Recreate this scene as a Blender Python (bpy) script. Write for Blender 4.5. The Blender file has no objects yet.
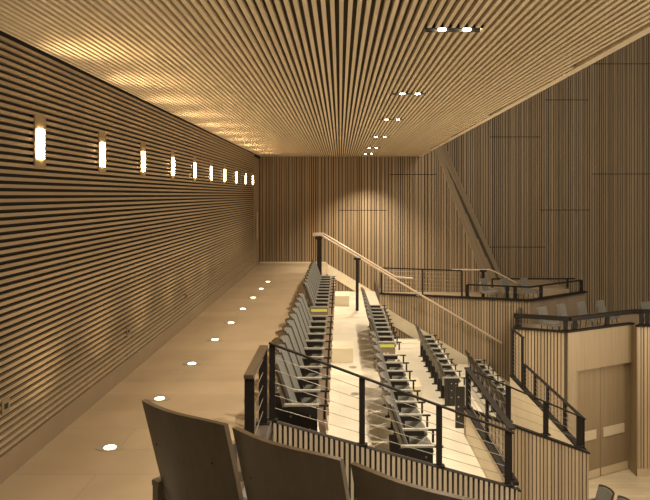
import bpy, math, random
from mathutils import Vector, Matrix

random.seed(7)
SC = bpy.context.scene
COL = SC.collection
R = math.radians

# ------------------------------------------------------------------ camera, world, lights, exposure
E = 2.75                                   # eye height above the aisle floor
cam_d = bpy.data.cameras.new('camera')
cam = bpy.data.objects.new('camera', cam_d)
COL.objects.link(cam)
cam.location = (0, 0, E)
cam.rotation_euler = (R(90), 0, 0)
cam_d.sensor_width = 36
cam_d.lens = 610 / 650 * 36
cam_d.shift_x = -15 / 650
cam_d.shift_y = -55 / 650
cam_d.clip_start = 0.05
cam_d.clip_end = 200
SC.camera = cam

world = bpy.data.worlds.new('hall_air')
SC.world = world
world.use_nodes = True
bg = world.node_tree.nodes['Background']
bg.inputs['Color'].default_value = (1.0, 0.85, 0.66, 1)
bg.inputs['Strength'].default_value = 0.29

SC.view_settings.view_transform = 'Standard'
SC.view_settings.look = 'None'
SC.view_settings.exposure = 0.0
SC.view_settings.gamma = 1.0
SC.view_settings.use_curve_mapping = False

WARM = (1.0, 0.74, 0.44)
HALL = (1.0, 0.85, 0.64)


def area(name, loc, target, size, energy, color=HALL, size_y=None):
    d = bpy.data.lights.new(name, 'AREA')
    d.energy = energy
    d.color = color
    d.size = size
    if size_y:
        d.shape = 'RECTANGLE'
        d.size_y = size_y
    o = bpy.data.objects.new(name, d)
    COL.objects.link(o)
    o.location = loc
    v = Vector(target) - Vector(loc)
    o.rotation_euler = v.to_track_quat('-Z', 'Y').to_euler()
    return o


# hall lighting high above the stage and over the raised tier behind the camera
area('hall_and_fill_light', (9.5, 11.0, 9.0), (7.0, 16.0, -3.0), 5.0, 420)
area('hall_and_fill_light', (6.5, 3.0, 9.0), (3.5, 10.0, -2.0), 5.0, 950)

area('hall_and_fill_light', (10.5, 12.0, -1.0), (0.5, 11.0, 4.3), 4.0, 600)  # unseen fill light added low on the stage side to brighten the ceiling


def spot(loc, energy, cone=110, blend=0.8, color=HALL, aim=(0, 0, -1), radius=0.05):
    d = bpy.data.lights.new('downlight_beam', 'SPOT')
    d.energy = energy
    d.color = color
    d.spot_size = R(cone)
    d.spot_blend = blend
    d.shadow_soft_size = radius
    o = bpy.data.objects.new('downlight_beam', d)
    COL.objects.link(o)
    o.location = loc
    o.rotation_euler = Vector(aim).to_track_quat('-Z', 'Y').to_euler()
    return o


# ------------------------------------------------------------------ materials
def new_mat(name):
    m = bpy.data.materials.new(name)
    m.use_nodes = True
    return m, m.node_tree.nodes, m.node_tree.links, m.node_tree.nodes['Principled BSDF']


def wood(name, dark, light, rough=0.5, scale=(3, 3, 3), island=0.6, grain=0.4, spec=0.35):
    """wood whose tint wanders along the grain and from board to board"""
    m, n, l, b = new_mat(name)
    tc = n.new('ShaderNodeTexCoord')
    mp = n.new('ShaderNodeMapping')
    mp.inputs['Scale'].default_value = scale
    l.new(tc.outputs['Object'], mp.inputs['Vector'])
    nz = n.new('ShaderNodeTexNoise')
    nz.inputs['Scale'].default_value = 4
    nz.inputs['Detail'].default_value = 5
    l.new(mp.outputs['Vector'], nz.inputs['Vector'])
    geo = n.new('ShaderNodeNewGeometry')
    a = n.new('ShaderNodeMath'); a.operation = 'MULTIPLY'; a.inputs[1].default_value = island
    l.new(geo.outputs['Random Per Island'], a.inputs[0])
    c = n.new('ShaderNodeMath'); c.operation = 'MULTIPLY'; c.inputs[1].default_value = grain
    l.new(nz.outputs['Fac'], c.inputs[0])
    s = n.new('ShaderNodeMath'); s.operation = 'ADD'; s.use_clamp = True
    l.new(a.outputs[0], s.inputs[0]); l.new(c.outputs[0], s.inputs[1])
    mx = n.new('ShaderNodeMix'); mx.data_type = 'RGBA'
    mx.inputs['A'].default_value = (*dark, 1)
    mx.inputs['B'].default_value = (*light, 1)
    l.new(s.outputs[0], mx.inputs['Factor'])
    l.new(mx.outputs['Result'], b.inputs['Base Color'])
    b.inputs['Roughness'].default_value = rough
    b.inputs['Specular IOR Level'].default_value = spec
    return m


def plank_floor(name, c1, c2, seam, width=0.13, length=1.9, rough=0.35, turn=False):
    m, n, l, b = new_mat(name)
    tc = n.new('ShaderNodeTexCoord')
    mp = n.new('ShaderNodeMapping')
    if turn:
        mp.inputs['Rotation'].default_value = (0, 0, R(90))
    l.new(tc.outputs['Object'], mp.inputs['Vector'])
    br = n.new('ShaderNodeTexBrick')
    br.inputs['Color1'].default_value = (*c1, 1)
    br.inputs['Color2'].default_value = (*c2, 1)
    br.inputs['Mortar'].default_value = (*seam, 1)
    br.inputs['Scale'].default_value = 1.0
    br.inputs['Mortar Size'].default_value = 0.004
    br.inputs['Brick Width'].default_value = length
    br.inputs['Row Height'].default_value = width
    l.new(mp.outputs['Vector'], br.inputs['Vector'])
    nz = n.new('ShaderNodeTexNoise')
    nz.inputs['Scale'].default_value = 1.6
    nz.inputs['Detail'].default_value = 6
    l.new(mp.outputs['Vector'], nz.inputs['Vector'])
    mx = n.new('ShaderNodeMix'); mx.data_type = 'RGBA'; mx.blend_type = 'MULTIPLY'
    mx.inputs['Factor'].default_value = 0.35
    l.new(br.outputs['Color'], mx.inputs['A'])
    l.new(nz.outputs['Fac'], mx.inputs['B'])
    l.new(mx.outputs['Result'], b.inputs['Base Color'])
    b.inputs['Roughness'].default_value = rough
    b.inputs['Specular IOR Level'].default_value = 0.4
    return m


def plain(name, color, rough=0.5, metal=0.0, bump=0.0, scale=200, var=0.12):
    m, n, l, b = new_mat(name)
    tc = n.new('ShaderNodeTexCoord')
    nz = n.new('ShaderNodeTexNoise')
    nz.inputs['Scale'].default_value = scale
    nz.inputs['Detail'].default_value = 3
    l.new(tc.outputs['Object'], nz.inputs['Vector'])
    mx = n.new('ShaderNodeMix'); mx.data_type = 'RGBA'
    mx.inputs['A'].default_value = (*[c * (1 - var) for c in color], 1)
    mx.inputs['B'].default_value = (*[min(1, c * (1 + var)) for c in color], 1)
    l.new(nz.outputs['Fac'], mx.inputs['Factor'])
    l.new(mx.outputs['Result'], b.inputs['Base Color'])
    b.inputs['Roughness'].default_value = rough
    b.inputs['Metallic'].default_value = metal
    if bump:
        bp = n.new('ShaderNodeBump')
        bp.inputs['Strength'].default_value = bump
        bp.inputs['Distance'].default_value = 0.002
        l.new(nz.outputs['Fac'], bp.inputs['Height'])
        l.new(bp.outputs['Normal'], b.inputs['Normal'])
    return m


def glow(name, color, strength):
    m, n, l, b = new_mat(name)
    b.inputs['Base Color'].default_value = (0.8, 0.75, 0.65, 1)
    b.inputs['Emission Color'].default_value = (*color, 1)
    b.inputs['Emission Strength'].default_value = strength
    return m


M = {}
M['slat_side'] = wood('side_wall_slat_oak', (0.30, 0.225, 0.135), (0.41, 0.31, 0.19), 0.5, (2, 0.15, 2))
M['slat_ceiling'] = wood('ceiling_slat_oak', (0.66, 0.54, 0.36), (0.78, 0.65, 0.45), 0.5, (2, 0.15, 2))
M['slat_hall'] = wood('hall_wall_slat_walnut', (0.17, 0.124, 0.074), (0.46, 0.336, 0.202), 0.55, (3, 3, 0.2), 0.32, 0.45)
M['slat_facet'] = wood('facet_wall_slat', (0.26, 0.195, 0.12), (0.38, 0.285, 0.18), 0.55, (3, 3, 0.2))
M['slat_box'] = wood('balcony_front_slat', (0.30, 0.225, 0.14), (0.50, 0.385, 0.25), 0.5, (3, 3, 0.2), 0.7, 0.35)
M['slat_pale'] = wood('parapet_slat_pale', (0.44, 0.36, 0.25), (0.56, 0.46, 0.33), 0.5, (3, 3, 0.3))
M['panel'] = wood('veneer_panel_oak', (0.20, 0.148, 0.088), (0.36, 0.275, 0.17), 0.45, (5, 5, 0.15), 0.2, 0.9)
M['door'] = wood('door_veneer', (0.18, 0.13, 0.075), (0.30, 0.22, 0.13), 0.45, (5, 5, 0.15), 0.2, 0.9)
M['panel_dark'] = wood('veneer_panel_walnut', (0.20, 0.15, 0.10), (0.32, 0.24, 0.16), 0.45, (5, 5, 0.15), 0.2, 0.8)
M['trim'] = plain('pale_trim', (0.52, 0.41, 0.26), 0.5, scale=3)
M['baseboard'] = plain('brown_skirting', (0.27, 0.20, 0.125), 0.5, scale=3)
M['backing'] = plain('dark_backing', (0.018, 0.013, 0.008), 0.9, scale=5)
M['backing_ceiling'] = plain('ceiling_backing', (0.05, 0.036, 0.021), 0.9, scale=5)
M['backing_brown'] = plain('brown_backing', (0.075, 0.056, 0.036), 0.9, scale=5)
M['aisle'] = plank_floor('aisle_floor_boards', (0.42, 0.325, 0.215), (0.48, 0.375, 0.25), (0.34, 0.26, 0.165), 0.6, 2.4, 0.4)
M['tier'] = plank_floor('tier_floor_boards', (0.74, 0.67, 0.54), (0.80, 0.73, 0.59), (0.62, 0.55, 0.43), 0.4, 2.4, 0.4)
M['stage'] = plank_floor('stage_floor_boards', (0.66, 0.54, 0.36), (0.76, 0.64, 0.45), (0.48, 0.38, 0.24), 0.18, 1.8, 0.4)
M['cream'] = plain('cream_riser', (0.66, 0.58, 0.42), 0.6, scale=3)
M['steel'] = plain('dark_bronze_steel', (0.020, 0.016, 0.013), 0.7, 0.0)
M['steel'].node_tree.nodes['Principled BSDF'].inputs['Specular IOR Level'].default_value = 0.15
M['steel_top'] = plain('bronze_rail_cap', (0.10, 0.072, 0.045), 0.4, 0.3)
M['ledge'] = plain('grey_metal_ledge', (0.16, 0.14, 0.125), 0.35, 0.5)
M['cable'] = plain('stainless_cable', (0.30, 0.27, 0.22), 0.45, 0.6)
M['handrail'] = wood('handrail_maple', (0.46, 0.345, 0.24), (0.58, 0.445, 0.32), 0.3, (2, 2, 2), spec=0.6)
M['bolt'] = plain('brushed_bolt', (0.5, 0.48, 0.44), 0.3, 0.8)
M['shell'] = wood('seat_shell_walnut', (0.032, 0.021, 0.011), (0.075, 0.050, 0.027), 0.42, (9, 9, 0.8), 0.1, 1.0, 0.3)
M['fabric'] = plain('grey_seat_fabric', (0.125, 0.119, 0.102), 0.85, 0, 0.5, 260)
M['fabric_pale'] = plain('pale_grey_chair_fabric', (0.20, 0.185, 0.158), 0.85, 0, 0.5, 260)
M['fabric_dark'] = plain('dark_seat_fabric', (0.13, 0.125, 0.105), 0.9, 0, 0.5, 260)
M['arm'] = plain('grey_armrest', (0.33, 0.31, 0.265), 0.4, scale=12)
M['tablet'] = wood('tablet_beech', (0.34, 0.25, 0.18), (0.46, 0.34, 0.25), 0.45, (3, 3, 1))
M['arm_brown'] = plain('brown_armrest', (0.11, 0.080, 0.050), 0.4, scale=12)
M['seatmetal'] = plain('black_seat_standard', (0.03, 0.026, 0.022), 0.4, 0.4)
M['endpanel'] = plain('bronze_end_panel', (0.20, 0.165, 0.11), 0.5, scale=5)
M['grille'] = plain('floor_grille_grey', (0.36, 0.32, 0.25), 0.5, 0.3)
M['fixture'] = plain('black_fixture', (0.02, 0.017, 0.014), 0.5, 0.3)
M['brass'] = plain('lamp_housing_bronze', (0.30, 0.23, 0.14), 0.4, 0.4)
M['pushplate'] = plain('pale_push_plate', (0.55, 0.46, 0.32), 0.4, 0.1)
M['lamp'] = glow('wall_lamp_diffuser', (1.0, 0.66, 0.32), 80.0)
M['downlens'] = glow('downlight_lens', (1.0, 0.86, 0.62), 40.0)
M['floorlens'] = glow('floor_light_lens', (1.0, 0.80, 0.48), 10.0)
M['aislelens'] = glow('aisle_light_strip', (0.78, 0.74, 0.12), 0.42)


M['aislelens'].node_tree.nodes['Principled BSDF'].inputs['Base Color'].default_value = (0.25, 0.23, 0.04, 1)


# ------------------------------------------------------------------ mesh helpers
class MB:
    """collects boxes, bars, tubes, discs and prisms; build() links them as one mesh"""

    def __init__(self):
        self.v, self.f, self.m, self.s = [], [], [], []

    def _add(self, vs, fs, mi=0, smooth=False):
        o = len(self.v)
        self.v += [tuple(p) for p in vs]
        for f in fs:
            self.f.append([i + o for i in f])
            self.m.append(mi)
            self.s.append(smooth)

    def hexa(self, a, b, mi=0):
        """a: four points of one end, b: the matching four of the other"""
        self._add(list(a) + list(b), [(3, 2, 1, 0), (4, 5, 6, 7), (0, 1, 5, 4), (1, 2, 6, 5), (2, 3, 7, 6), (3, 0, 4, 7)], mi)

    def box(self, x0, x1, y0, y1, z0, z1, mi=0):
        self.hexa([(x0, y0, z0), (x1, y0, z0), (x1, y1, z0), (x0, y1, z0)],
                  [(x0, y0, z1), (x1, y0, z1), (x1, y1, z1), (x0, y1, z1)], mi)

    def bar(self, p, q, w, h, mi=0):
        """bar from p to q, w wide across (horizontal), h tall"""
        p, q = Vector(p), Vector(q)
        d = (q - p).normalized()
        side = Vector((-d.y, d.x, 0))
        side = side.normalized() if side.length > 1e-5 else Vector((1, 0, 0))
        up = d.cross(side) * -1
        if up.z < 0:
            up = -up
        if abs(d.z) > 0.999:
            up = Vector((0, 1, 0))
        a, b = side * w / 2, up * h / 2
        self.hexa([p - a - b, p + a - b, p + a + b, p - a + b], [q - a - b, q + a - b, q + a + b, q - a + b], mi)

    def tube(self, pts, r, n=8, mi=0):
        pts = [Vector(p) for p in pts]
        rings = []
        for i, p in enumerate(pts):
            d = (pts[min(i + 1, len(pts) - 1)] - pts[max(i - 1, 0)]).normalized()
            ref = Vector((0, 0, 1)) if abs(d.z) < 0.9 else Vector((1, 0, 0))
            s = d.cross(ref).normalized()
            u = s.cross(d)
            rings.append([p + (s * math.cos(2 * math.pi * k / n) + u * math.sin(2 * math.pi * k / n)) * r for k in range(n)])
        vs = [v for ring in rings for v in ring]
        fs = []
        for i in range(len(rings) - 1):
            for k in range(n):
                fs.append((i * n + k, i * n + (k + 1) % n, (i + 1) * n + (k + 1) % n, (i + 1) * n + k))
        self._add(vs, fs, mi, True)
        self._add(rings[0], [list(range(n))[::-1]], mi)
        self._add(rings[-1], [list(range(n))], mi)

    def disc(self, c, rx, ry, h, n=20, mi=0):
        """flat round or oval plate standing on c"""
        lo = [(c[0] + rx * math.cos(2 * math.pi * k / n), c[1] + ry * math.sin(2 * math.pi * k / n), c[2]) for k in range(n)]
        hi = [(x, y, z + h) for x, y, z in lo]
        fs = [list(range(n))[::-1], [n + k for k in range(n)]]
        fs += [(k, (k + 1) % n, n + (k + 1) % n, n + k) for k in range(n)]
        self._add(lo + hi, fs, mi)

    def prism(self, poly, axis, a, b, mi=0):
        """polygon extruded from a to b: axis 'y' takes (x, z) points, 'z' takes (x, y), 'x' takes (y, z)"""
        def P(p, t):
            return (p[0], t, p[1]) if axis == 'y' else (p[0], p[1], t) if axis == 'z' else (t, p[0], p[1])
        n = len(poly)
        vs = [P(p, a) for p in poly] + [P(p, b) for p in poly]
        fs = [list(range(n)), [n + k for k in range(n)][::-1]]
        fs += [(k, n + k, n + (k + 1) % n, (k + 1) % n) for k in range(n)]
        self._add(vs, fs, mi)

    def grid(self, rows, mi=0, smooth=True):
        nr, nc = len(rows), len(rows[0])
        vs = [v for r in rows for v in r]
        fs = [(i * nc + j, i * nc + j + 1, (i + 1) * nc + j + 1, (i + 1) * nc + j) for i in range(nr - 1) for j in range(nc - 1)]
        self._add(vs, fs, mi, smooth)

    def mesh(self, name, mats):
        me = bpy.data.meshes.new(name)
        me.from_pydata(self.v, [], self.f)
        for m in (mats if isinstance(mats, (list, tuple)) else [mats]):
            me.materials.append(m)
        me.polygons.foreach_set('material_index', self.m)
        me.polygons.foreach_set('use_smooth', self.s)
        me.update()
        import bmesh
        bm = bmesh.new(); bm.from_mesh(me)
        bmesh.ops.recalc_face_normals(bm, faces=bm.faces)
        bm.to_mesh(me); bm.free()
        return me

    def build(self, name, mats, parent=None, bevel=0.0):
        o = bpy.data.objects.new(name, self.mesh(name, mats))
        COL.objects.link(o)
        if parent:
            o.parent = parent
        if bevel:
            md = o.modifiers.new('edge', 'BEVEL')
            md.width = bevel; md.segments = 2; md.limit_method = 'ANGLE'
        return o


def structure(o, label=None, cat=None):
    o['kind'] = 'structure'
    if label:
        o['label'] = label
    if cat:
        o['category'] = cat
    return o


def tag(o, label, cat, group=None):
    o['label'] = label
    o['category'] = cat
    if group:
        o['group'] = group
    return o


def empty(name, loc, rz, label, cat, group=None):
    o = bpy.data.objects.new(name, None)
    o.empty_display_size = 0.1
    COL.objects.link(o)
    o.location = loc
    o.rotation_euler = (0, 0, rz)
    return tag(o, label, cat, group)


def copy_tree(o, parent=None):
    c = o.copy()
    COL.objects.link(c)
    if parent:
        c.parent = parent
    for ch in list(o.children):
        copy_tree(ch, c)
    return c


ORD = ['first', 'second', 'third', 'fourth', 'fifth', 'sixth', 'seventh', 'eighth', 'ninth', 'tenth', 'eleventh', 'twelfth']


def slat_front(mb, p0, p1, zt0, zt1, zb, pitch, w, depth, rnd=0.0, out=None, mi=0, zb1=None):
    """vertical slats along the plan line p0 -> p1, standing depth proud of it on the side of out"""
    p0, p1 = Vector((*p0, 0)), Vector((*p1, 0))
    L = (p1 - p0).length
    d = (p1 - p0) / L
    nrm = Vector((d.y, -d.x, 0))
    if out is not None and nrm.dot(Vector((*out, 0))) < 0:
        nrm = -nrm
    zb1 = zb if zb1 is None else zb1
    s = 0.0
    while s < L - 0.01:
        ww = w * (1 + random.uniform(-rnd, rnd)) if rnd else w
        e = min(L, s + ww)
        za, zc = zt0 + (zt1 - zt0) * s / L, zt0 + (zt1 - zt0) * e / L
        ba, bc = zb + (zb1 - zb) * s / L, zb + (zb1 - zb) * e / L
        a, b = p0 + d * s, p0 + d * e
        f = nrm * depth
        mb.hexa([a + Vector((0, 0, ba)), b + Vector((0, 0, bc)), b + f + Vector((0, 0, bc)), a + f + Vector((0, 0, ba))],
                [a + Vector((0, 0, za)), b + Vector((0, 0, zc)), b + f + Vector((0, 0, zc)), a + f + Vector((0, 0, za))], mi)
        s += ww + (pitch - w) * (1 + (random.uniform(-0.5, 0.5) * min(1, rnd * 2)))


def wall_core(mb, p0, p1, zt0, zt1, zb, thick, out, mi=1):
    """solid wall body behind a slat front"""
    p0, p1 = Vector((*p0, 0)), Vector((*p1, 0))
    d = (p1 - p0).normalized()
    nrm = Vector((d.y, -d.x, 0))
    if nrm.dot(Vector((*out, 0))) < 0:
        nrm = -nrm
    b = -nrm * thick
    Z = lambda p, z: p + Vector((0, 0, z))
    mb.hexa([Z(p0, zb), Z(p1, zb), Z(p1 + b, zb), Z(p0 + b, zb)], [Z(p0, zt0), Z(p1, zt1), Z(p1 + b, zt1), Z(p0 + b, zt0)], mi)


# ------------------------------------------------------------------ the setting
XL = -3.24                    # face of the slatted side wall
YE = 24.7                     # face of the end wall
YR = 26.0                     # face of the deeper hall wall
ZC = E + 1.555                 # underside of the ceiling slats
P1, P2, P3, P4 = -0.50, -1.15, -2.10, -2.90
STAGE = E - 7.95


def ceil_x(y):                # edge of the slatted ceiling
    return 2.75 + 0.0167 * y


# side wall
w = MB()
w.box(XL - 0.25, XL - 0.040, -2, YE + 0.3, -0.3, ZC + 0.3, 1)
z = 0.268
k = 0
while z < ZC - 0.03:
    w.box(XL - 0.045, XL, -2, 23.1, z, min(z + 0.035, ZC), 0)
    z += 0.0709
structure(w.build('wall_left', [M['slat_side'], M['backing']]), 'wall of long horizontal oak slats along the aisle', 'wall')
b = MB()
b.box(XL - 0.06, XL + 0.012, -2, 23.1, 0.0, 0.245)
structure(b.build('baseboard_left', M['baseboard'], bevel=0.004), 'plain pale skirting under the horizontal slats', 'baseboard')

# plain door leaf at the end of the side wall
d1 = MB()
d1.box(XL - 0.06, XL - 0.012, 23.16, 24.62, 0.01, ZC - 0.1)
door1 = structure(d1.build('door_1', M['panel']), 'plain veneer door at the far end of the slatted aisle wall', 'door')
h = MB()
h.box(XL + 0.03, XL + 0.06, 23.50, 23.64, 1.05, 2.1)
h.box(XL - 0.012, XL + 0.03, 23.55, 23.59, 1.18, 1.22)
h.box(XL - 0.012, XL + 0.03, 23.55, 23.59, 1.98, 2.02)
h.build('door_pull', M['pushplate'], door1)

# ceiling with slats cut away around the downlights
DOWN_Y = [2.1, 5.75, 9.39, 12.6, 16.35, 20.2, 23.1]
DOWN_X = 1.08
c = MB()
c.prism([(XL - 0.05, -2), (ceil_x(-2), -2), (ceil_x(YE + 0.1), YE + 0.1), (XL - 0.05, YE + 0.1)], 'z', ZC + 0.046, ZC + 0.35, 1)
x = XL + 0.03
while x < ceil_x(YE) - 0.05:
    y0 = max(-2, (x + 0.05 - 2.75) / 0.0167)
    cuts = []
    if DOWN_X - 0.27 < x + 0.02 < DOWN_X + 0.27:
        cuts = [(yy - 0.076, yy + 0.076) for yy in DOWN_Y]
    a = y0
    for lo, hi in cuts:
        c.box(x, x + 0.036, a, lo, ZC, ZC + 0.046, 0)
        a = hi
    c.box(x, x + 0.036, a, YE - 0.01, ZC, ZC + 0.046, 0)
    x += 0.0745
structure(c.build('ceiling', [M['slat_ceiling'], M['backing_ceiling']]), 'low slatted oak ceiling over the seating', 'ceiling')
t = MB()
t.hexa([(ceil_x(-2), -2, ZC - 0.01), (ceil_x(-2) + 0.10, -2, ZC - 0.01), (ceil_x(-2) + 0.10, -2, ZC + 0.36), (ceil_x(-2), -2, ZC + 0.36)],
       [(ceil_x(YE), YE, ZC - 0.01), (ceil_x(YE) + 0.10, YE, ZC - 0.01), (ceil_x(YE) + 0.10, YE, ZC + 0.36), (ceil_x(YE), YE, ZC + 0.36)])
structure(t.build('trim_1', M['slat_ceiling']), 'smooth pale edge board of the slatted ceiling', 'trim')

# end wall: irregular upright slats, its far edge cut along a slanted fold
LT, LB = (3.93, E + 1.74), (5.87, E - 3.60)           # slanted fold, on the end wall
RT, RB = (4.56, E + 2.00), (7.03, E - 3.62)           # and on the deeper hall wall


def on_line(a, b, zz):
    return a[0] + (b[0] - a[0]) * (zz - a[1]) / (b[1] - a[1])


w = MB()
w.prism([(XL - 0.05, -5.2), (on_line(LT, LB, -5.2), -5.2), (on_line(LT, LB, ZC + 3.0), ZC + 3.0), (XL - 0.05, ZC + 3.0)], 'y', YE + 0.02, YE + 0.25, 1)
x = XL + 0.01
while x < 7.0:
    ww = random.choice([0.05, 0.06, 0.09, 0.11])
    zt = ZC + 0.3 if x < 2.9 else ZC + 2.9
    fold = lambda xx: LT[1] + (LB[1] - LT[1]) * (xx - LT[0]) / (LB[0] - LT[0])
    za, zb_ = min(zt, fold(x)), min(zt, fold(x + ww))
    w.hexa([(x, YE - 0.03, -5), (x + ww, YE - 0.03, -5), (x + ww, YE + 0.03, -5), (x, YE + 0.03, -5)],
           [(x, YE - 0.03, za), (x + ww, YE - 0.03, zb_), (x + ww, YE + 0.03, zb_), (x, YE + 0.03, za)], 0)
    x += ww + random.choice([0.024, 0.03, 0.036])
for x0, x1, zz in [(-0.05, 1.9, E - 0.62), (2.0, 3.9, E + 0.83)]:
    w.box(x0, x1, YE - 0.034, YE - 0.028, zz - 0.012, zz + 0.012, 1)
structure(w.build('wall_end', [M['slat_hall'], M['backing']]), 'wall of irregular upright walnut slats at the aisle end', 'wall')

# slanted facet between the end wall and the hall wall
w = MB()
zt, zb = E + 4.2, -5.0
n = 13
for i in range(n):
    t0, t1 = i / n * 0.94, (i + 0.78) / n * 0.94  # strips stop short: the dark slot left stands in for the fold's shadow
    q = []
    for zz in (zb, zt):
        for tt in (t0, t1):
            xl, xr = on_line(LT, LB, zz), on_line(RT, RB, zz)
            q.append(Vector((xl + (xr - xl) * tt, YE - 0.03 + (YR - 0.03 - YE + 0.03) * tt, zz)))
    bk = Vector((-0.05, 0.024, 0))
    w.hexa([q[0], q[1], q[1] + bk, q[0] + bk], [q[2], q[3], q[3] + bk, q[2] + bk], 0)
q = [Vector((on_line(LT, LB, zb), YE, zb)), Vector((on_line(RT, RB, zb), YR, zb)), Vector((on_line(LT, LB, zt), YE, zt)), Vector((on_line(RT, RB, zt), YR, zt))]
bk, bk2 = Vector((-0.045, 0.02, 0)), Vector((-0.12, 0.06, 0))
w.hexa([q[0] + bk, q[1] + bk, q[1] + bk2, q[0] + bk2], [q[2] + bk, q[3] + bk, q[3] + bk2, q[2] + bk2], 1)
structure(w.build('wall_facet', [M['slat_facet'], M['backing_brown']]), 'leaning pale slatted fold between two upright slat walls', 'wall')

# deeper hall wall
w = MB()
w.box(3.4, 16, YR + 0.02, YR + 0.25, -5.2, 10.5, 1)
x = 3.6
while x < 15.8:
    ww = random.choice([0.045, 0.055, 0.07, 0.09])
    w.box(x, x + ww, YR - 0.03, YR + 0.03, -5.2, 10.4, 0)
    x += ww + random.choice([0.024, 0.03, 0.036])
for px0, px1, py in [(483, 545, 247), (490, 540, 137), (540, 590, 210), (592, 650, 174), (592, 650, 64), (545, 588, 100)]:
    s = YR / 610
    w.box((px0 - 340) * s, (px1 - 340) * s, YR - 0.034, YR - 0.028, E + (195 - py) * s - 0.014, E + (195 - py) * s + 0.014, 1)
structure(w.build('wall_hall', [M['slat_hall'], M['backing']]), 'tall hall wall of irregular upright walnut slats', 'wall')

# floors
f = MB()
f.box(XL - 0.05, -0.95, 3.4, 20.5, -0.15, 0)
f.box(XL - 0.05, -0.50, 20.5, YE, -0.15, 0)
structure(f.build('floor_aisle', M['aisle']), 'tan board floor of the aisle beside the slatted wall', 'floor')
f = MB()
f.box(-0.949, -0.2, 7.25, 20.5, P1 - 0.7, P1)
f.box(-0.499, -0.2, 20.5, YE, P1 - 0.7, P1)
f.box(-0.949, -0.93, 7.25, 20.5, P1, -0.16)
structure(f.build('floor_upper_tier', M['tier']), 'cream floor of the highest seating tier', 'floor')
f = MB()
f.box(-0.199, 1.27, 7.25, YE, P2 - 0.95, P2)
f.box(1.27, 1.41, 20.6, YE, P2 - 0.95, P2)
f.box(1.27, 2.02, 7.25, 9.90, P2 - 0.95, P2)
structure(f.build('floor_second_tier', M['tier']), 'cream floor of the second seating tier', 'floor')
f = MB()
f.box(1.271, 3.2, 9.96, 20.6, P3 - 1.0, P3)
structure(f.build('floor_third_tier', M['tier']), 'cream floor of the third seating tier', 'floor')
f = MB()
f.box(3.201, 3.94, 9.95, 14.25, P4 - 0.5, P4)
f.box(3.201, 4.95, 14.25, 20.4, P4 - 0.5, P4)
structure(f.build('floor_lowest_tier', M['tier']), 'cream floor of the lowest seating tier', 'floor')
f = MB()
f.box(4.06, 14, 8, 20, STAGE - 0.2, STAGE)
structure(f.build('floor_stage', M['stage']), 'pale board floor in front of the double doors', 'floor')
f = MB()
f.box(XL - 0.05, 3.6, -2.0, 3.5, 0.35, 0.775)
structure(f.build('floor_camera_tier', M['tier']), 'raised tier under the three dark seat backs', 'floor')

# sloped pale string boards at the foot of the slat walls
tr = MB()
tr.prism([(-0.57, 0.0), (1.41, -1.19), (1.41, -1.62), (-0.57, -0.42)], 'y', YE - 0.06, YE - 0.032)
tr.box(XL, -0.57, YE - 0.05, YE - 0.032, 0.0, 0.05)
structure(tr.build('trim_2', M['cream']), 'sloping cream string board at the foot of the end wall', 'trim')

# ------------------------------------------------------------------ slatted parapets
AY = 7.2
a = MB()
slat_front(a, (-0.78, AY), (2.08, AY), E - 2.67, E - 3.46, -3.2, 0.0605, 0.034, 0.05, 0, (0, -1), 0)
wall_core(a, (-0.78, AY), (2.08, AY), E - 2.67, E - 3.46, -3.2, 0.05, (0, -1), 1)
a.hexa([(-0.82, AY - 0.05, E - 2.675), (-0.82, AY + 0.02, E - 2.675), (-0.82, AY + 0.02, E - 2.655), (-0.82, AY - 0.05, E - 2.655)],
       [(2.12, AY - 0.05, E - 3.485), (2.12, AY + 0.02, E - 3.485), (2.12, AY + 0.02, E - 3.465), (2.12, AY - 0.05, E - 3.465)], 2)
structure(a.build('wall_near_parapet', [M['slat_pale'], M['backing_brown'], M['steel']]), 'sloping slatted parapet of pale slats under the long cable railing', 'wall')
a = MB()
a.box(-1.10, -0.80, 5.85, 7.26, 0.0, 0.10)
structure(a.build('trim_3', M['ledge'], bevel=0.01), 'dull grey metal ledge at the parapet corner', 'trim')
a = MB()
a.box(2.03, 2.11, AY + 0.06, 9.84, P3 - 0.9, E - 3.46, 0)
a.box(2.01, 2.13, AY + 0.06, 9.88, E - 3.46, E - 3.42, 1)
structure(a.build('wall_side_parapet', [M['cream'], M['steel']]), 'low parapet running back under the short cable railing', 'wall')
CY = 9.9
a = MB()
slat_front(a, (2.02, CY), (4.02, CY), E - 3.46, E - 4.18, STAGE, 0.058, 0.042, 0.04, 0.15, (0, -1), 0)
wall_core(a, (2.02, CY), (4.02, CY), E - 3.46, E - 4.18, STAGE, 0.04, (0, -1), 1)
a.hexa([(2.0, CY - 0.05, E - 3.47), (2.0, CY + 0.05, E - 3.47), (2.0, CY + 0.05, E - 3.43), (2.0, CY - 0.05, E - 3.43)],
       [(4.04, CY - 0.05, E - 4.19), (4.04, CY + 0.05, E - 4.19), (4.04, CY + 0.05, E - 4.165), (4.04, CY - 0.05, E - 4.165)], 2)
structure(a.build('wall_middle_parapet', [M['slat_box'], M['backing_brown'], M['steel']]), 'sloping slatted parapet below the third tier of seats', 'wall')
a = MB()
a.box(3.955, 4.035, CY + 0.06, 14.2, STAGE, E - 4.22, 0)
a.box(3.945, 4.045, CY + 0.06, 14.2, E - 4.22, E - 4.18, 1)
structure(a.build('wall_inner_parapet', [M['cream'], M['steel']]), 'cream parapet under the stepped cable railing', 'wall')

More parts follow.
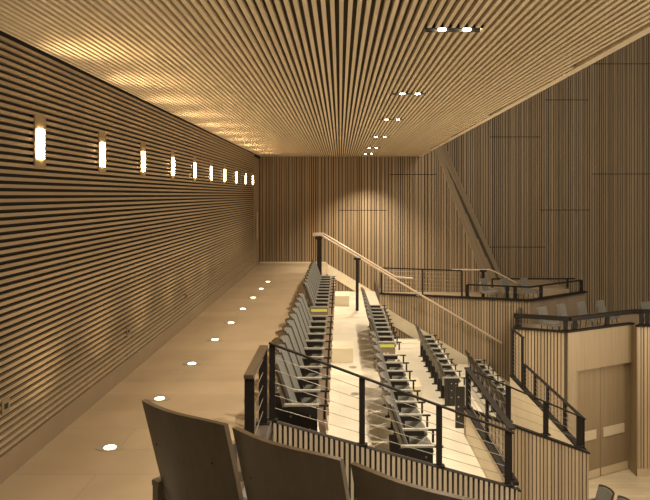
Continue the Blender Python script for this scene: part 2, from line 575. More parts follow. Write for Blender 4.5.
# balcony behind the seats: slatted front, plain return
B1 = [(1.41, 21.5), (6.25, 20.1), (8.8, 21.9)]
ZB1 = E - 3.49
a = MB()
slat_front(a, B1[0], B1[1], ZB1, ZB1, STAGE, 0.088, 0.062, 0.03, 0.18, (0, -1), 0)
wall_core(a, B1[0], B1[1], ZB1, ZB1, STAGE, 0.12, (0, -1), 1)
wall_core(a, B1[1], B1[2], ZB1, ZB1, STAGE, 0.12, (1, -1), 3)
a.bar((B1[0][0], B1[0][1], ZB1 + 0.02), (B1[1][0], B1[1][1], ZB1 + 0.02), 0.2, 0.05, 2)
a.bar((B1[1][0], B1[1][1], ZB1 + 0.02), (B1[2][0], B1[2][1], ZB1 + 0.02), 0.2, 0.05, 2)
a.box(1.41, 1.5, 21.55, YE - 0.03, STAGE, ZB1, 1)
structure(a.build('wall_upper_balcony', [M['slat_box'], M['backing_brown'], M['steel'], M['panel_dark']]), 'slatted balcony front at the end of the seat rows', 'wall')
a = MB()
a.prism([(1.5, 21.75), (6.2, 20.4), (8.6, 22.1), (8.6, YE + 1.2), (6.2, YE + 1.2), (5.8, YE - 0.04), (1.5, YE - 0.04)], 'z', E - 4.15, E - 3.92)
a.prism([(5.6, 23.2), (8.6, 22.9), (8.6, YE + 1.2), (6.2, YE + 1.2), (5.8, YE - 0.04), (5.6, YE - 0.04)], 'z', E - 3.92, E - 3.52)
structure(a.build('floor_upper_balcony', M['aisle']), 'tan floor of the upper balcony', 'floor')
tr = MB()
d = Vector((6.25 - 1.41, 20.1 - 21.5, 0)).normalized()
nn = Vector((d.y, -d.x, 0)) * 0.045
A0, A1 = Vector((1.41, 21.5, 0)) + nn, Vector((6.0, 20.17, 0)) + nn
tr.hexa([A0 + Vector((0, 0, E - 3.84)), A0 + nn * .6 + Vector((0, 0, E - 3.84)), A0 + nn * .6 + Vector((0, 0, E - 4.30)), A0 + Vector((0, 0, E - 4.30))],
        [A1 + Vector((0, 0, E - 6.42)), A1 + nn * .6 + Vector((0, 0, E - 6.42)), A1 + nn * .6 + Vector((0, 0, E - 6.9)), A1 + Vector((0, 0, E - 6.9))])
structure(tr.build('trim_4', M['cream']), 'sloping cream string board at the foot of the balcony front', 'trim')

# lower balcony with the doors under it
B2 = [(4.82, 17.0), (6.14, 16.5), (8.45, 17.6)]
ZB2 = E - 3.72
a = MB()
slat_front(a, B2[0], (6.10, 16.515), ZB2, ZB2, STAGE, 0.085, 0.060, 0.03, 0.18, (0, -1), 0)
wall_core(a, B2[0], B2[1], ZB2, ZB2, STAGE, 0.1, (0, -1), 1)
wall_core(a, (5.95, 20.3), (4.86, 17.05), ZB2, ZB2, STAGE, 0.1, (-1, 0.2), 1)
a.bar((B2[0][0], B2[0][1], ZB2 + 0.02), (B2[1][0], B2[1][1], ZB2 + 0.02), 0.16, 0.04, 2)
structure(a.build('wall_lower_balcony', [M['slat_box'], M['backing_brown'], M['steel']]), 'slatted front of the lower balcony beside the doors', 'wall')
U = Vector((B2[2][0] - B2[1][0], B2[2][1] - B2[1][1], 0))
UL = U.length
U /= UL
N2 = Vector((U.y, -U.x, 0))
O2 = Vector((B2[1][0], B2[1][1], 0))


def portal(mb, u0, u1, z0, z1, front, back, mi=0):
    """block on the portal plane from u0 to u1; front/back measured along its outward normal"""
    P = lambda u, n, z: O2 + U * u + N2 * n + Vector((0, 0, z))
    mb.hexa([P(u0, front, z0), P(u1, front, z0), P(u1, back, z0), P(u0, back, z0)],
            [P(u0, front, z1), P(u1, front, z1), P(u1, back, z1), P(u0, back, z1)], mi)


DT = E - 4.8
a = MB()
portal(a, 0, 0.33, STAGE, ZB2, 0.04, -0.3)
portal(a, 0.33, 2.54, DT, ZB2, 0.04, -0.3)
portal(a, 2.54, UL + 0.02, STAGE, ZB2, 0.04, -0.3)
portal(a, 0, UL, ZB2, ZB2 + 0.04, 0.06, -0.1, 1)
structure(a.build('wall_portal', [M['panel'], M['steel']]), 'smooth oak veneer wall around the double doors', 'wall')
for idx, (u0, u1) in enumerate([(0.335, 1.405), (1.415, 2.535)]):
    a = MB()
    portal(a, u0, u1, STAGE + 0.012, DT - 0.006, -0.14, -0.20)
    dr = structure(a.build('door_%d' % (idx + 2), M['door']), ['oak double-door leaf partly hidden by the stepped railing', 'oak double-door leaf beside the far jamb, fully in view'][idx], 'door')
    a = MB()
    pu0, pu1 = [(0.50, 1.22), (1.50, 2.34)][idx]
    portal(a, pu0, pu1, E - 6.84, E - 6.58, -0.10, -0.139)
    a.build('push_plate', M['pushplate'], dr, 0.004)
    a = MB()
    portal(a, u0 + 0.02, u1 - 0.02, STAGE + 0.02, STAGE + 0.24, -0.128, -0.139)
    a.build('kick_plate', M['trim'], dr)
a = MB()
slat_front(a, (8.42, 17.25), (13, 17.25), ZB2, ZB2, STAGE + 0.22, 0.085, 0.06, 0.03, 0.3, (0, -1), 0)
a.box(8.42, 13, 17.25, 17.4, STAGE, ZB2, 1)
a.box(8.38, 8.42, 17.22, 17.72, STAGE, ZB2, 3)
a.box(8.38, 13, 17.20, 17.25, STAGE, STAGE + 0.22, 4)
a.box(8.38, 13, 17.17, 17.32, ZB2, ZB2 + 0.04, 2)
structure(a.build('wall_stage', [M['slat_box'], M['backing_brown'], M['steel'], M['panel'], M['trim']]), 'slatted wall beyond the doors with a pale skirting', 'wall')
a = MB()
a.prism([(4.95, 17.12), (6.16, 16.66), (8.5, 17.75), (13, 17.45), (13, 21), (9.2, 22.0), (6.4, 20.0), (6.0, 20.1)], 'z', E - 4.40, E - 4.25)
structure(a.build('floor_lower_balcony', M['aisle']), 'tan floor of the lower balcony', 'floor')


# ------------------------------------------------------------------ railings
def guard(name, label, pts, posts, base, cables, group='dark cable railings', capw=0.05, caph=0.022, postw=0.055, capmat='steel', rail_round=False, cable_r=0.004, postd=0.02):
    """pts: points of the top rail; posts: (x, y, ztop, zbase); cables: list of point lists; base: location of the empty"""
    root = empty(name, base, 0, label, 'railing', group)
    o = Vector(base)
    mb = MB()
    for p, q in zip(pts, pts[1:]):
        mb.bar(Vector(p) - o, Vector(q) - o, capw, caph)
    mb.build('top_rail', M[capmat], root, 0.004)
    for (x, y, zt, zb, along) in posts:
        mb = MB()
        wx, wy = (postw, postd) if along == 'x' else (postd, postw)
        mb.box(x - wx / 2 - o.x, x + wx / 2 - o.x, y - wy / 2 - o.y, y + wy / 2 - o.y, zb - o.z, zt - o.z)
        mb.box(x - wx * .5 - 0.03 - o.x, x + wx * .5 + 0.03 - o.x, y - 0.04 - o.y, y + 0.04 - o.y, zb - o.z, zb + 0.012 - o.z)
        mb.build('post', M['steel'], root)
    for cpts in cables:
        mb = MB()
        mb.tube([Vector(p) - o for p in cpts], cable_r, 6)
        mb.build('cable', M['cable'], root)
    return root


# long sloping railing A
def a_top(x): return E - 1.76 + (x + 0.80) * (-1.04 / 2.83)
def a_base(x): return E - 2.65 + (x + 0.82) * (-0.81 / 2.94)


posts = [(x, AY, a_top(x) - 0.01, a_base(x), 'x') for x in (-0.80, 0.26, 1.17, 1.98)]
cab = []
for i in range(1, 6):
    t_ = i / 6
    cab.append([(x, AY, a_base(x) + (a_top(x) - a_base(x)) * t_) for x in (-0.80, 1.98)])
guard('cable_railing', 'long dark cable railing sloping down over the pale slatted parapet', [(-0.84, AY, a_top(-0.84)), (2.05, AY, a_top(2.05))], posts, (0.6, AY, a_base(0.6)), cab, postw=0.07)
# short return beside the aisle
posts = [(-0.89, 7.06, E - 1.79, 0.10, 'x'), (-0.89, 6.0, E - 1.79, 0.10, 'x')]
cab = [[(-0.89, 6.0, 0.10 + 0.15 * i), (-0.89, 7.06, 0.10 + 0.15 * i)] for i in range(1, 6)]
guard('cable_railing', 'short two-post railing with a flat bronze cap beside the aisle', [(-0.89, 5.93, E - 1.77), (-0.89, 7.12, E - 1.77)], posts, (-0.89, 6.5, 0.10), cab, capw=0.095, caph=0.04, postw=0.095, capmat='steel_top', cable_r=0.005, postd=0.03)
# B: level, running back
zb_ = E - 3.42
posts = [(2.05, y, E - 2.80, zb_, 'y') for y in (7.36, 8.5, 9.78)]
cab = [[(2.05, 7.36, zb_ + 0.63 * i / 6), (2.05, 9.78, zb_ + 0.63 * i / 6)] for i in range(1, 6)]
guard('cable_railing', 'short cable railing running back from the lower end of the long railing', [(2.05, 7.27, E - 2.79), (2.05, 9.85, E - 2.79)], posts, (2.05, 8.5, zb_), cab, capw=0.09, capmat='steel', postw=0.09, postd=0.03)


def c_top(x): return E - 2.80 + (x - 2.01) * (-0.83 / 1.97)
def c_base(x): return E - 3.43 + (x - 2.0) * (-0.73 / 2.12)


posts = [(x, CY, c_top(x), c_base(x), 'x') for x in (2.08, 2.73, 3.34, 3.88)]
cab = [[(x, CY, c_base(x) + (c_top(x) - c_base(x)) * i / 4) for x in (2.08, 3.88)] for i in range(1, 4)]
guard('cable_railing', 'sloping dark cable railing in front of the third row of seats', [(2.03, CY, c_top(2.03)), (3.96, CY, c_top(3.96))], posts, (3.0, CY, c_base(3.0)), cab, capw=0.045, postw=0.085, cable_r=0.003)
zb_ = E - 4.18
posts = [(3.995, y, E - 3.68, zb_, 'y') for y in (10.05, 10.84, 11.73, 12.5, 13.2)]
cab = [[(3.995, 10.05, zb_ + 0.5 * i / 6), (3.995, 13.2, zb_ + 0.5 * i / 6)] for i in range(1, 6)]
guard('cable_railing', 'many-posted cable railing on the inner cream parapet', [(3.995, 9.98, E - 3.67), (3.995, 13.24, E - 3.67)], posts, (3.995, 11.7, zb_), cab, capw=0.06, postw=0.09, postd=0.04)
posts = [(3.995, y, E - 3.12, zb_, 'y') for y in (13.36, 14.08)]
cab = [[(3.995, 13.36, zb_ + 1.04 * i / 12), (3.995, 14.08, zb_ + 1.04 * i / 12)] for i in range(1, 12)]
guard('cable_railing', 'tall narrow cable railing panel ending the stepped railing', [(3.995, 13.31, E - 3.11), (3.995, 14.13, E - 3.11)], posts, (3.995, 13.7, zb_), cab, capw=0.06, postw=0.09, postd=0.04)

# upper balcony guard
def b1(t_):
    return (B1[0][0] + (B1[1][0] - B1[0][0]) * t_, B1[0][1] + (B1[1][1] - B1[0][1]) * t_ + 0.03)


zt, zb_ = E - 2.57, ZB1 + 0.045
p = [b1(t_) for t_ in (0.012, 0.30, 0.565)]
guard('cable_railing', 'tall cable railing on the upper balcony front above the wall handrail', [(p[0][0], p[0][1], zt), (p[2][0], p[2][1], zt)], [(x, y, zt, zb_, 'x') for x, y in p], (p[1][0], p[1][1], zb_),
      [[(p[0][0], p[0][1], zb_ + 0.9 * i / 7), (p[2][0], p[2][1], zb_ + 0.9 * i / 7)] for i in range(1, 7)], cable_r=0.005, caph=0.04)
zt = E - 3.04
p = [b1(t_) for t_ in (0.60, 0.86, 0.91)]
q = [(B1[1][0], B1[1][1] + 0.03), (B1[1][0] + 0.55 * 0.9, B1[1][1] + 0.39 * 0.9 + 0.02), (8.6, 21.76)]
guard('cable_railing', 'low two-sided railing around the upper balcony corner', [(p[0][0], p[0][1], zt), (q[0][0], q[0][1], zt), (q[2][0], q[2][1], zt)],
      [(x, y, zt, zb_, 'x') for x, y in (p[0], p[1], p[2], q[1], q[2])], (q[0][0], q[0][1], zb_),
      [[(p[0][0], p[0][1], zb_ + 0.2), (q[0][0], q[0][1], zb_ + 0.2), (q[2][0], q[2][1], zb_ + 0.2)]], cable_r=0.005, caph=0.05, postw=0.12)
# rail behind the upper balcony chairs
guard('cable_railing', 'dark rail behind the grey chairs on the upper balcony', [(5.75, 23.1, E - 3.18), (8.7, 22.6, E - 3.10)],
      [(5.8, 23.25, E - 3.2, E - 3.52, 'x'), (8.55, 22.95, E - 3.13, E - 3.52, 'x')], (7, 23.1, E - 3.52), [], caph=0.05)
# lower balcony band
zb_, zm = ZB2 + 0.045, E - 3.36
guard('balcony_rail', 'thick dark band rail along the lower balcony above the doors', [(4.86, 17.02, zm), (6.22, 16.53, zm), (8.5, 17.62, zm), (13, 17.35, zm)],
      [(4.95, 17.03, zm, zb_, 'x'), (6.14, 16.60, zm, zb_, 'x'), (6.42, 16.68, zm, zb_, 'x'), (7.55, 17.22, zm, zb_, 'x'), (8.55, 17.3, zm, zb_, 'x'), (8.72, 17.3, zm, zb_, 'x'), (10.6, 17.3, zm, zb_, 'x')],
      (6.2, 16.55, zb_), [[(4.95, 17.03, zb_ + 0.1), (6.14, 16.6, zb_ + 0.1)], [(4.95, 17.03, zb_ + 0.2), (6.14, 16.6, zb_ + 0.2)]], capw=0.12, caph=0.11, postw=0.12, cable_r=0.006)


# stair handrails
def handrail(label, pts, stands, brackets, r=0.035):
    o = Vector(pts[0])
    o.z = min(pts[-1][2], pts[0][2]) - 1
    root = empty('stair_handrail', o, 0, label, 'handrail', 'maple stair handrails')
    mb = MB()
    mb.tube([Vector(p) - o for p in pts], r, 10)
    mb.build('rail', M['handrail'], root)
    for x, y, zt, zb in stands:
        mb = MB()
        mb.box(x - 0.05 - o.x, x + 0.05 - o.x, y - 0.05 - o.y, y + 0.05 - o.y, zb - o.z, zt - 0.06 - o.z)
        mb.box(x - 0.12 - o.x, x + 0.12 - o.x, y - 0.06 - o.y, y + 0.06 - o.y, zt - 0.10 - o.z, zt - 0.03 - o.z)
        mb.build('post', M['steel'], root)
    for x, y, z, wy in brackets:
        mb = MB()
        mb.tube([Vector((x, y, z - r)) - o, Vector((x, y, z - 0.10)) - o, Vector((x, wy, z - 0.13)) - o], 0.018, 8)
        mb.build('bracket', M['bolt'], root)
    return root


S0, S1 = (322, 236), (505, 345)
h2 = lambda x: (x, 20.72 - 0.097 * (x + 0.61), E - 1.39 - 0.589 * (x + 0.61))
handrail('long maple stair handrail on two dark posts then along the balcony front',
         [(-0.93, 20.72, E - 1.37), (-0.63, 20.72, E - 1.37), h2(-0.5), h2(2.0), h2(5.35)],
         [(-0.73, 20.72, E - 1.40, 0.0), (0.58, h2(0.58)[1], h2(0.58)[2], P2)],
         [(x, h2(x)[1], h2(x)[2], h2(x)[1] + 0.45) for x in (2.62, 4.05, 4.95)])
handrail('shorter maple handrail behind the posts, ending in a level return',
         [(-0.93, 20.98, E - 1.33), (-0.58, 20.98, E - 1.33), (1.90, 20.98, E - 2.82), (2.5, 20.9, E - 2.86)],
         [(-0.68, 20.98, E - 1.36, 0.0)], [(1.35, 20.98, E - 2.49, 21.48)])
handrail('pale handrail rising beside the grey chairs on the upper balcony',
         [(4.15, 22.6, E - 2.77), (5.55, 22.6, E - 2.77), (5.75, 22.6, E - 2.85), (6.75, 22.6, E - 3.37)],
         [(5.3, 22.6, E - 2.74, E - 3.92)], [], 0.03)


# ------------------------------------------------------------------ seats
RECLINE = 0.36


def arc_back(z, u, half=0.26):
    """y of the reclined, dished seat back at height z and offset u"""
    return -0.10 - RECLINE * (z - 0.55) + 0.062 * (u / half) ** 2


def shell_rows(z0, z1, half, off, nz=10, nu=12, top_drop=0.02):
    rows = []
    for i in range(nz + 1):
        row = []
        for j in range(nu + 1):
            s_ = -1 + 2 * j / nu
            tz = i / nz
            hw = half * (0.94 + 0.06 * min(1, tz * 1.4))
            u = s_ * hw
            z = z0 + (z1 - z0) * tz
            if tz > 0.7:
                z -= top_drop * abs(s_) ** 3 * (tz - 0.7) / 0.3
            row.append((u, arc_back(z, u) + off, z))
        rows.append(row)
    return rows


def closed_shell(mb, z0, z1, half, off, thick, top_drop=0.02):
    a, b = shell_rows(z0, z1, half, off, top_drop=top_drop), shell_rows(z0, z1, half, off - thick, top_drop=top_drop)
    mb.grid(a)
    mb.grid(b)
    mb.grid([a[0], b[0]], smooth=False)
    mb.grid([a[-1], b[-1]], smooth=False)
    mb.grid([[r[0] for r in a], [r[0] for r in b]], smooth=False)
    mb.grid([[r[-1] for r in a], [r[-1] for r in b]], smooth=False)


SEAT = {}


def back_meshes(half, top=1.20):
    mb = MB(); closed_shell(mb, 0.30, top, half - 0.004, 0.0, 0.022)
    sh = mb.mesh('back_shell', M['shell'])
    mb = MB(); closed_shell(mb, 0.46, top - 0.03, half - 0.04, 0.045, 0.044, 0.03)
    return sh, mb.mesh('back_cushion', M['fabric'])


# tipped-up seat
mb = MB()
c0, c1 = Vector((0, 0.02, 0.40)), Vector((0, 0.25, 0.60))
sd = Vector((0.20, 0, 0))
th = Vector((0, 0.055, -0.065))
rows = []
for i in range(7):
    t_ = i / 6
    c_ = c0.lerp(c1, t_)
    rows.append([tuple(c_ - sd + th * 0.2), tuple(c_ - sd * 0.6), tuple(c_), tuple(c_ + sd * 0.6), tuple(c_ + sd + th * 0.2),
                 tuple(c_ + sd * 0.9 + th), tuple(c_ + th * 1.15), tuple(c_ - sd * 0.9 + th), tuple(c_ - sd + th * 0.2)])
mb.grid(rows)
mb._add([*rows[0][:8]], [list(range(8))])
mb._add([*rows[-1][:8]], [list(range(8))])
SEAT['seat_cushion'] = mb.mesh('seat_cushion', M['fabric_dark'])


def arm_mesh(u):
    mb = MB()
    mb.box(u - 0.024, u + 0.024, -0.14, 0.29, 0.635, 0.66)
    mb.box(u - 0.018, u + 0.018, -0.14, -0.115, 0.47, 0.635)
    return mb.mesh('armrest', M['arm'] if RECLINE > 0.3 else M['arm_brown'])


def leg_mesh(u):
    mb = MB()
    mb.box(u - 0.014, u + 0.014, -0.09, 0.03, 0.0, 0.63)
    mb.box(u - 0.012, u + 0.012, 0.03, 0.24, 0.56, 0.63)
    mb.box(u - 0.03, u + 0.03, -0.14, 0.16, 0.0, 0.02)
    mb.box(u - 0.014, u + 0.014, 0.29, 0.41, 0.63, 0.652)
    mb.box(u - 0.014, u + 0.014, 0.345, 0.375, 0.47, 0.63)
    return mb.mesh('standard', M['seatmetal'])


def tablet_mesh(u):
    mb = MB()
    mb.prism([(0.25, 0.62), (0.34, 0.62), (0.40, 0.12), (0.33, 0.12)], 'x', u - 0.009, u + 0.009)
    return mb.mesh('folded_tablet', M['tablet'])


def seat_kit(pitch):
    kit = {s: (arm_mesh(s * pitch / 2), leg_mesh(s * pitch / 2)) for s in (1, -1)}
    kit['tablet'] = {s: tablet_mesh(s * pitch / 2) for s in (1, -1)}
    kit['low'] = back_meshes(pitch / 2 - 0.03, 1.0)
    kit['back'] = back_meshes(pitch / 2 - (0.03 if RECLINE > 0.3 else 0.018))
    return kit


KITS = {}


def theatre_seat(loc, rz, label, group, pitch, sides=(1,), panel=None, lit=False, tablet=False, drop=0.0):
    root = empty('theatre_seat', loc, rz, label, 'chair', group)
    key = (round(pitch, 3), RECLINE)
    if key not in KITS:
        KITS[key] = seat_kit(pitch)
    kit = KITS[key]

    def put(name, me):
        o = bpy.data.objects.new(name, me)
        COL.objects.link(o)
        o.parent = root
        return o
    bk = kit['low' if loc[2] in (P3, P4, STAGE) else 'back']
    put('back_shell', bk[0])
    put('back_cushion', bk[1])
    put('seat_cushion', SEAT['seat_cushion'])
    for s_ in sides:
        put('armrest', kit[s_][0])
        put('standard', kit[s_][1])
        if tablet:
            put('folded_tablet', kit['tablet'][s_])
    if drop:
        for ch in root.children:
            if ch.name.startswith(('back', 'seat')):
                ch.location.z = -drop
        for ch in list(root.children):
            if ch.name.startswith('back_shell'):
                m_ = MB()
                for u_, z_ in ((0.17, 1.0), (-0.17, 1.0)):
                    y_ = arc_back(z_, u_) - 0.025
                    m_ = MB()
                    m_.tube([(u_, y_, z_), (u_, y_ + 0.01, z_ + 0.002)], 0.005, 8)
                    m_.build('screw', M['seatmetal'], ch)
    if panel is not None:
        u = panel * (pitch / 2 + 0.018)
        m_ = MB()
        m_.box(u - 0.016, u + 0.016, 0.0 if loc[2] in (P3, P4) else -0.16, 0.22 if loc[2] in (P3, P4) else 0.27, 0.03, 0.625)
        if not lit and loc[2] not in (P3, P4):
            m_.prism([(-0.26, 0.03), (-0.16, 0.03), (-0.16, 0.60), (-0.20, 0.80), (-0.30, 0.80)], 'x', u - 0.016, u + 0.016)
        ep = put('end_panel', m_.mesh('end_panel', M['endpanel'] if lit else M['seatmetal']))
        if lit:
            m_ = MB()
            m_.box(u + 0.017 * panel, u + 0.030 * panel, -0.12, 0.25, 0.54, 0.60)
            al = bpy.data.objects.new('aisle_light', m_.mesh('aisle_light', M['aislelens']))
            COL.objects.link(al)
            al.parent = ep
            al['label'] = 'glowing yellow aisle light strip'
            m_ = MB()
            m_.box(u + 0.017 * panel, u + 0.021 * panel, 0.0, 0.05, 0.36, 0.42)
            m_.box(u + 0.017 * panel, u + 0.021 * panel, 0.08, 0.13, 0.36, 0.42)
            al = bpy.data.objects.new('row_plate', m_.mesh('row_plate', M['pushplate']))
            COL.objects.link(al)
            al.parent = ep
        else:
            for zz in (0.2, 0.36, 0.52):
                for yy in (0.06, 0.16) if loc[2] in (P3, P4) else (-0.06, 0.18):
                    m_ = MB()
                    m_.box(u + 0.016 * panel, u + 0.026 * panel, yy - 0.010, yy + 0.010, zz - 0.010, zz + 0.010)
                    m_.build('bolt', M['bolt'], ep)
    return root


FACE = R(-90)                    # faces the stage side


def seat_row(x, z, y0, y1, n, group, words, lit=False, panel=True):
    """n seats from y0 to y1; the first one carries the row-end panel"""
    pitch = (y1 - y0) / n
    for i in range(n):
        sides = (1, -1) if i == n - 1 else (1,)
        theatre_seat((x, y0 + pitch * (i + 0.5), z), FACE, words % ORD[i], group, pitch, sides, 1 if (i == 0 and panel) else None, lit, z == P1)


seat_row(-0.55, P1, 7.56, 13.1, 10, 'top row seats before the gap', 'grey tip-up theatre seat in the top row, %s from the long cable railing')
seat_row(-0.55, P1, 14.2, 19.6, 10, 'top row seats beyond the gap', 'grey tip-up theatre seat in the top row, %s beyond the yellow-lit gap', True)
seat_row(0.93, P2, 7.9, 12.4, 8, 'second row seats before the gap', 'grey tip-up theatre seat in the second row, %s from the long cable railing')
seat_row(0.95, P2, 13.5, 18.0, 9, 'second row seats beyond the gap', 'grey tip-up theatre seat in the second row, %s beyond the yellow-lit gap', True)
seat_row(2.50, P3, 14.04, 18.3, 8, 'third row seats', 'grey tip-up theatre seat in the third row, %s from its dark end panel')
seat_row(4.02, P4, 14.3, 18.5, 8, 'fourth row seats', 'grey tip-up theatre seat in the lowest tier row, %s from its dark end panel')
pitch = 0.55
for i, lab in enumerate(['grey theatre seat on the stage floor nearer the double doors', 'grey theatre seat on the stage floor farther from the double doors']):
    theatre_seat((6.13 + 0.21 * i, 14.40 - 0.54 * i, STAGE), R(110), lab, 'seats on the stage floor', pitch, (1, -1) if i == 0 else (-1,))

# seats right in front of the camera, their walnut backs turned to it
fd = Vector((0.46, -0.32, 0)).normalized()
rz = math.atan2(fd.y, fd.x)
labs = ['dark walnut seat back farthest along the near row, armrest beside the aisle', 'dark walnut seat back in the middle of the near row, below the railing corner', 'dark walnut seat back at the lower end of the near row']
RECLINE = 0.27
q0 = Vector((-0.54, 2.76, 0.775))
for i in range(3):
    p_ = q0 + fd * 0.56 * i
    theatre_seat(p_, rz, labs[i], 'walnut seat backs of the near row', 0.56, (1, -1) if i == 0 else (1,), drop=0.12)


# loose balcony chairs
def chair_meshes():
    out = {}
    mb = MB()
    rows = []
    for i in range(6):
        t_ = i / 5
        rows.append([(s_ * 0.235, -0.18 - 0.10 * t_ + 0.03 * s_ * s_, 0.45 + 0.42 * t_) for s_ in (-1, -0.5, 0, 0.5, 1)])
    back = [[(x, y - 0.06, z) for x, y, z in r] for r in rows]
    mb.grid(rows); mb.grid(back)
    for A_, B_ in ((rows[0], back[0]), (rows[-1], back[-1]), ([r[0] for r in rows], [r[0] for r in back]), ([r[-1] for r in rows], [r[-1] for r in back])):
        mb.grid([A_, B_], smooth=False)
    out['backrest'] = mb.mesh('backrest', M['fabric_pale'])
    mb = MB()
    mb.prism([(-0.24, -0.2), (0.24, -0.2), (0.25, 0.18), (0.20, 0.26), (-0.20, 0.26), (-0.25, 0.18)], 'z', 0.385, 0.48)
    out['seat'] = mb.mesh('seat', M['fabric_pale'])
    for k_, (sx, sy) in enumerate(((-1, -1), (1, -1), (-1, 1), (1, 1))):
        mb = MB()
        mb.tube([(sx * 0.17, sy * 0.17, 0.42), (sx * 0.20, sy * 0.21, 0.0)], 0.013, 6)
        out['leg%d' % k_] = mb.mesh('leg', M['seatmetal'])
    return out


CH = chair_meshes()


def balcony_chair(loc, rz, label, group):
    root = empty('balcony_chair', loc, rz, label, 'chair', group)
    for k_, me in CH.items():
        o = bpy.data.objects.new('leg' if k_.startswith('leg') else k_, me)
        COL.objects.link(o)
        o.parent = root


for i, (x, y, r_) in enumerate([(5.40, 22.0, -130), (6.20, 22.1, -132), (6.95, 22.2, -132)]):
    balcony_chair((x, y, E - 3.92), R(r_), 'grey upholstered chair on the upper balcony, %s from the tall cable railing' % ORD[i], 'chairs on the upper balcony')
for i, (x, y, r_) in enumerate([(6.25, 18.15, -138), (7.0, 18.65, -138), (7.76, 19.0, -138), (8.5, 19.3, -136), (9.75, 19.0, -160)]):
    balcony_chair((x, y, E - 4.25), R(r_), 'grey upholstered chair behind the thick dark balcony rail, %s from its slatted end' % ORD[i], 'chairs on the lower balcony')

# ------------------------------------------------------------------ lamps and small fittings
for i in range(10):
    y = [6.58, 8.3, 10.02, 11.8, 13.58, 15.3, 17.1, 19.0, 20.9, 22.6][i]
    root = empty('wall_lamp', (XL, y, E + 0.30), 0, 'glowing upright lamp in the slatted aisle wall, %s from the end wall' % ORD[9 - i] if i < 9 else 'glowing upright lamp in the slatted aisle wall, closest to the end wall', 'lamp', 'glowing lamps along the slatted wall')
    mb = MB()
    mb.box(-0.01, 0.010, -0.125, 0.125, 0.0, 0.555)
    mb.build('lamp_housing', M['brass'], root, 0.004)
    mb = MB()
    mb.box(0.011, 0.022, -0.064, 0.064, 0.09, 0.41)
    mb.build('diffuser', M['lamp'], root)
    spot((XL + 0.08, y, E + 0.76), 55, 75, 1.0, WARM, (0.55, 0, 1))

for i, (x, y) in enumerate([(-2.50, 6.63), (-2.43, 8.22), (-2.41, 9.93), (-2.37, 11.57), (-2.34, 13.1), (-2.34, 14.7), (-2.32, 16.3), (-2.30, 17.85), (-2.28, 19.3)]):
    root = empty('floor_light', (x, y, 0.0), 0, 'small bright light set in the aisle floor, %s from the end wall' % ORD[8 - i], 'light', 'lights set in the aisle floor')
    mb = MB(); mb.disc((0, 0, 0), 0.155, 0.085, 0.006)
    mb.build('rim', M['grille'], root)
    mb = MB(); mb.disc((0, 0, 0.0065), 0.062, 0.055, 0.006)
    mb.build('lens', M['floorlens'], root)
    spot((x, y, 0.03), 80, 80, 1.0, WARM, (-0.40, 0, 1))

for i, y in enumerate(DOWN_Y):
    root = empty('ceiling_downlight', (DOWN_X, y, ZC), 0, 'twin downlight recessed in the slatted ceiling, %s from the end wall' % ORD[6 - i], 'light', 'twin downlights in the ceiling')
    mb = MB()
    mb.box(-0.265, 0.265, -0.075, -0.06, 0.0, 0.040)
    mb.box(-0.265, 0.265, 0.06, 0.075, 0.0, 0.040)
    mb.box(-0.265, 0.265, -0.06, 0.06, 0.03, 0.042)
    mb.box(-0.27, 0.27, -0.30, -0.076, 0.0455, 0.047)
    mb.build('housing', M['fixture'], root)
    for s_ in (-1, 1):
        mb = MB(); mb.disc((s_ * 0.117, 0, -0.002), 0.036, 0.036, 0.030, 16)
        mb.build('lens', M['downlens'], root)
    spot((DOWN_X, y, ZC - 0.03), 1500 if i == 6 else 700, 105 if i == 6 else 135, 0.9, radius=0.012)

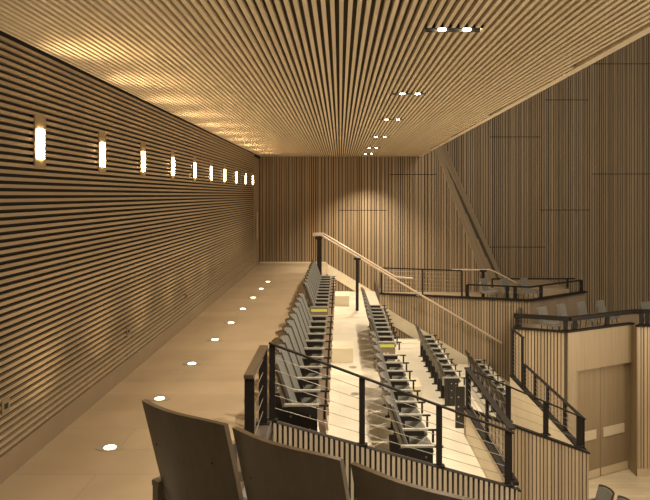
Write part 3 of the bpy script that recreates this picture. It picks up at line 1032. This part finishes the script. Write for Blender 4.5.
for i, (x, y, lab) in enumerate([(0.29, 11.95, 'round air grille in the cream floor, nearer the long cable railing'), (0.29, 13.8, 'round air grille in the cream floor, close to the step block')]):
    mb = MB()
    mb.disc((0, 0, 0), 0.09, 0.09, 0.006, 24)
    for k_ in range(5):
        mb.box(-0.06, 0.06, -0.05 + k_ * 0.025 - 0.004, -0.05 + k_ * 0.025 + 0.004, 0.006, 0.009)
    o = mb.build('floor_grille', M['grille'])
    o.location = (x, y, P2)
    tag(o, lab, 'floor grille', 'round air grilles')

for (x, y, z_, sx, sy, sz, lab) in [
        (-0.195, 14.2, P2, 0.50, 0.75, 0.33, 'cream step block in front of the yellow-lit gap of the top row'),
        (1.56, 14.4, P3, 0.38, 0.75, 0.33, 'cream step block between the second and third rows'),
        (-0.195, 21.4, P2, 0.52, 1.0, 0.36, 'cream step block at the foot of the handrail by the end wall')]:
    mb = MB()
    mb.box(0, sx, 0, sy, 0, sz, 0)
    o = mb.build('step_block', M['cream'], bevel=0.008)
    o.location = (x, y, z_)
    tag(o, lab, 'step', 'cream step blocks')

for y, z_, lab in [(5.90, 0.64, 'bronze socket plate low on the slatted aisle wall, ahead of every lamp'), (9.32, 0.60, 'bronze socket plate low on the slatted aisle wall, the middle one of three'),
                   (12.83, 0.55, 'bronze socket plate low on the slatted aisle wall, the one closest to the end wall')]:
    mb = MB()
    mb.box(-0.03, 0.012, -0.07, 0.07, 0, 0.14)
    o = mb.build('wall_plate', M['brass'], bevel=0.003)
    mb = MB()
    mb.box(0.012, 0.016, -0.03, 0.03, 0.045, 0.095)
    mb.build('socket', M['fixture'], o)
    o.location = (XL, y, z_)
    tag(o, lab, 'wall plate', 'socket plates on the slatted wall')

mb = MB()
mb.box(-0.10, 0.10, -0.02, 0.02, 0, 0.86)
o = mb.build('end_screen', M['seatmetal'], bevel=0.004)
for zz in (0.25, 0.45, 0.65):
    mb = MB()
    mb.box(-0.05, -0.025, -0.026, -0.02, zz - 0.013, zz + 0.013)
    mb.build('bolt', M['bolt'], o)
o.location = (2.50, 12.7, P3)
tag(o, 'black bolted panel standing upright on the floor ahead of the third row', 'panel')
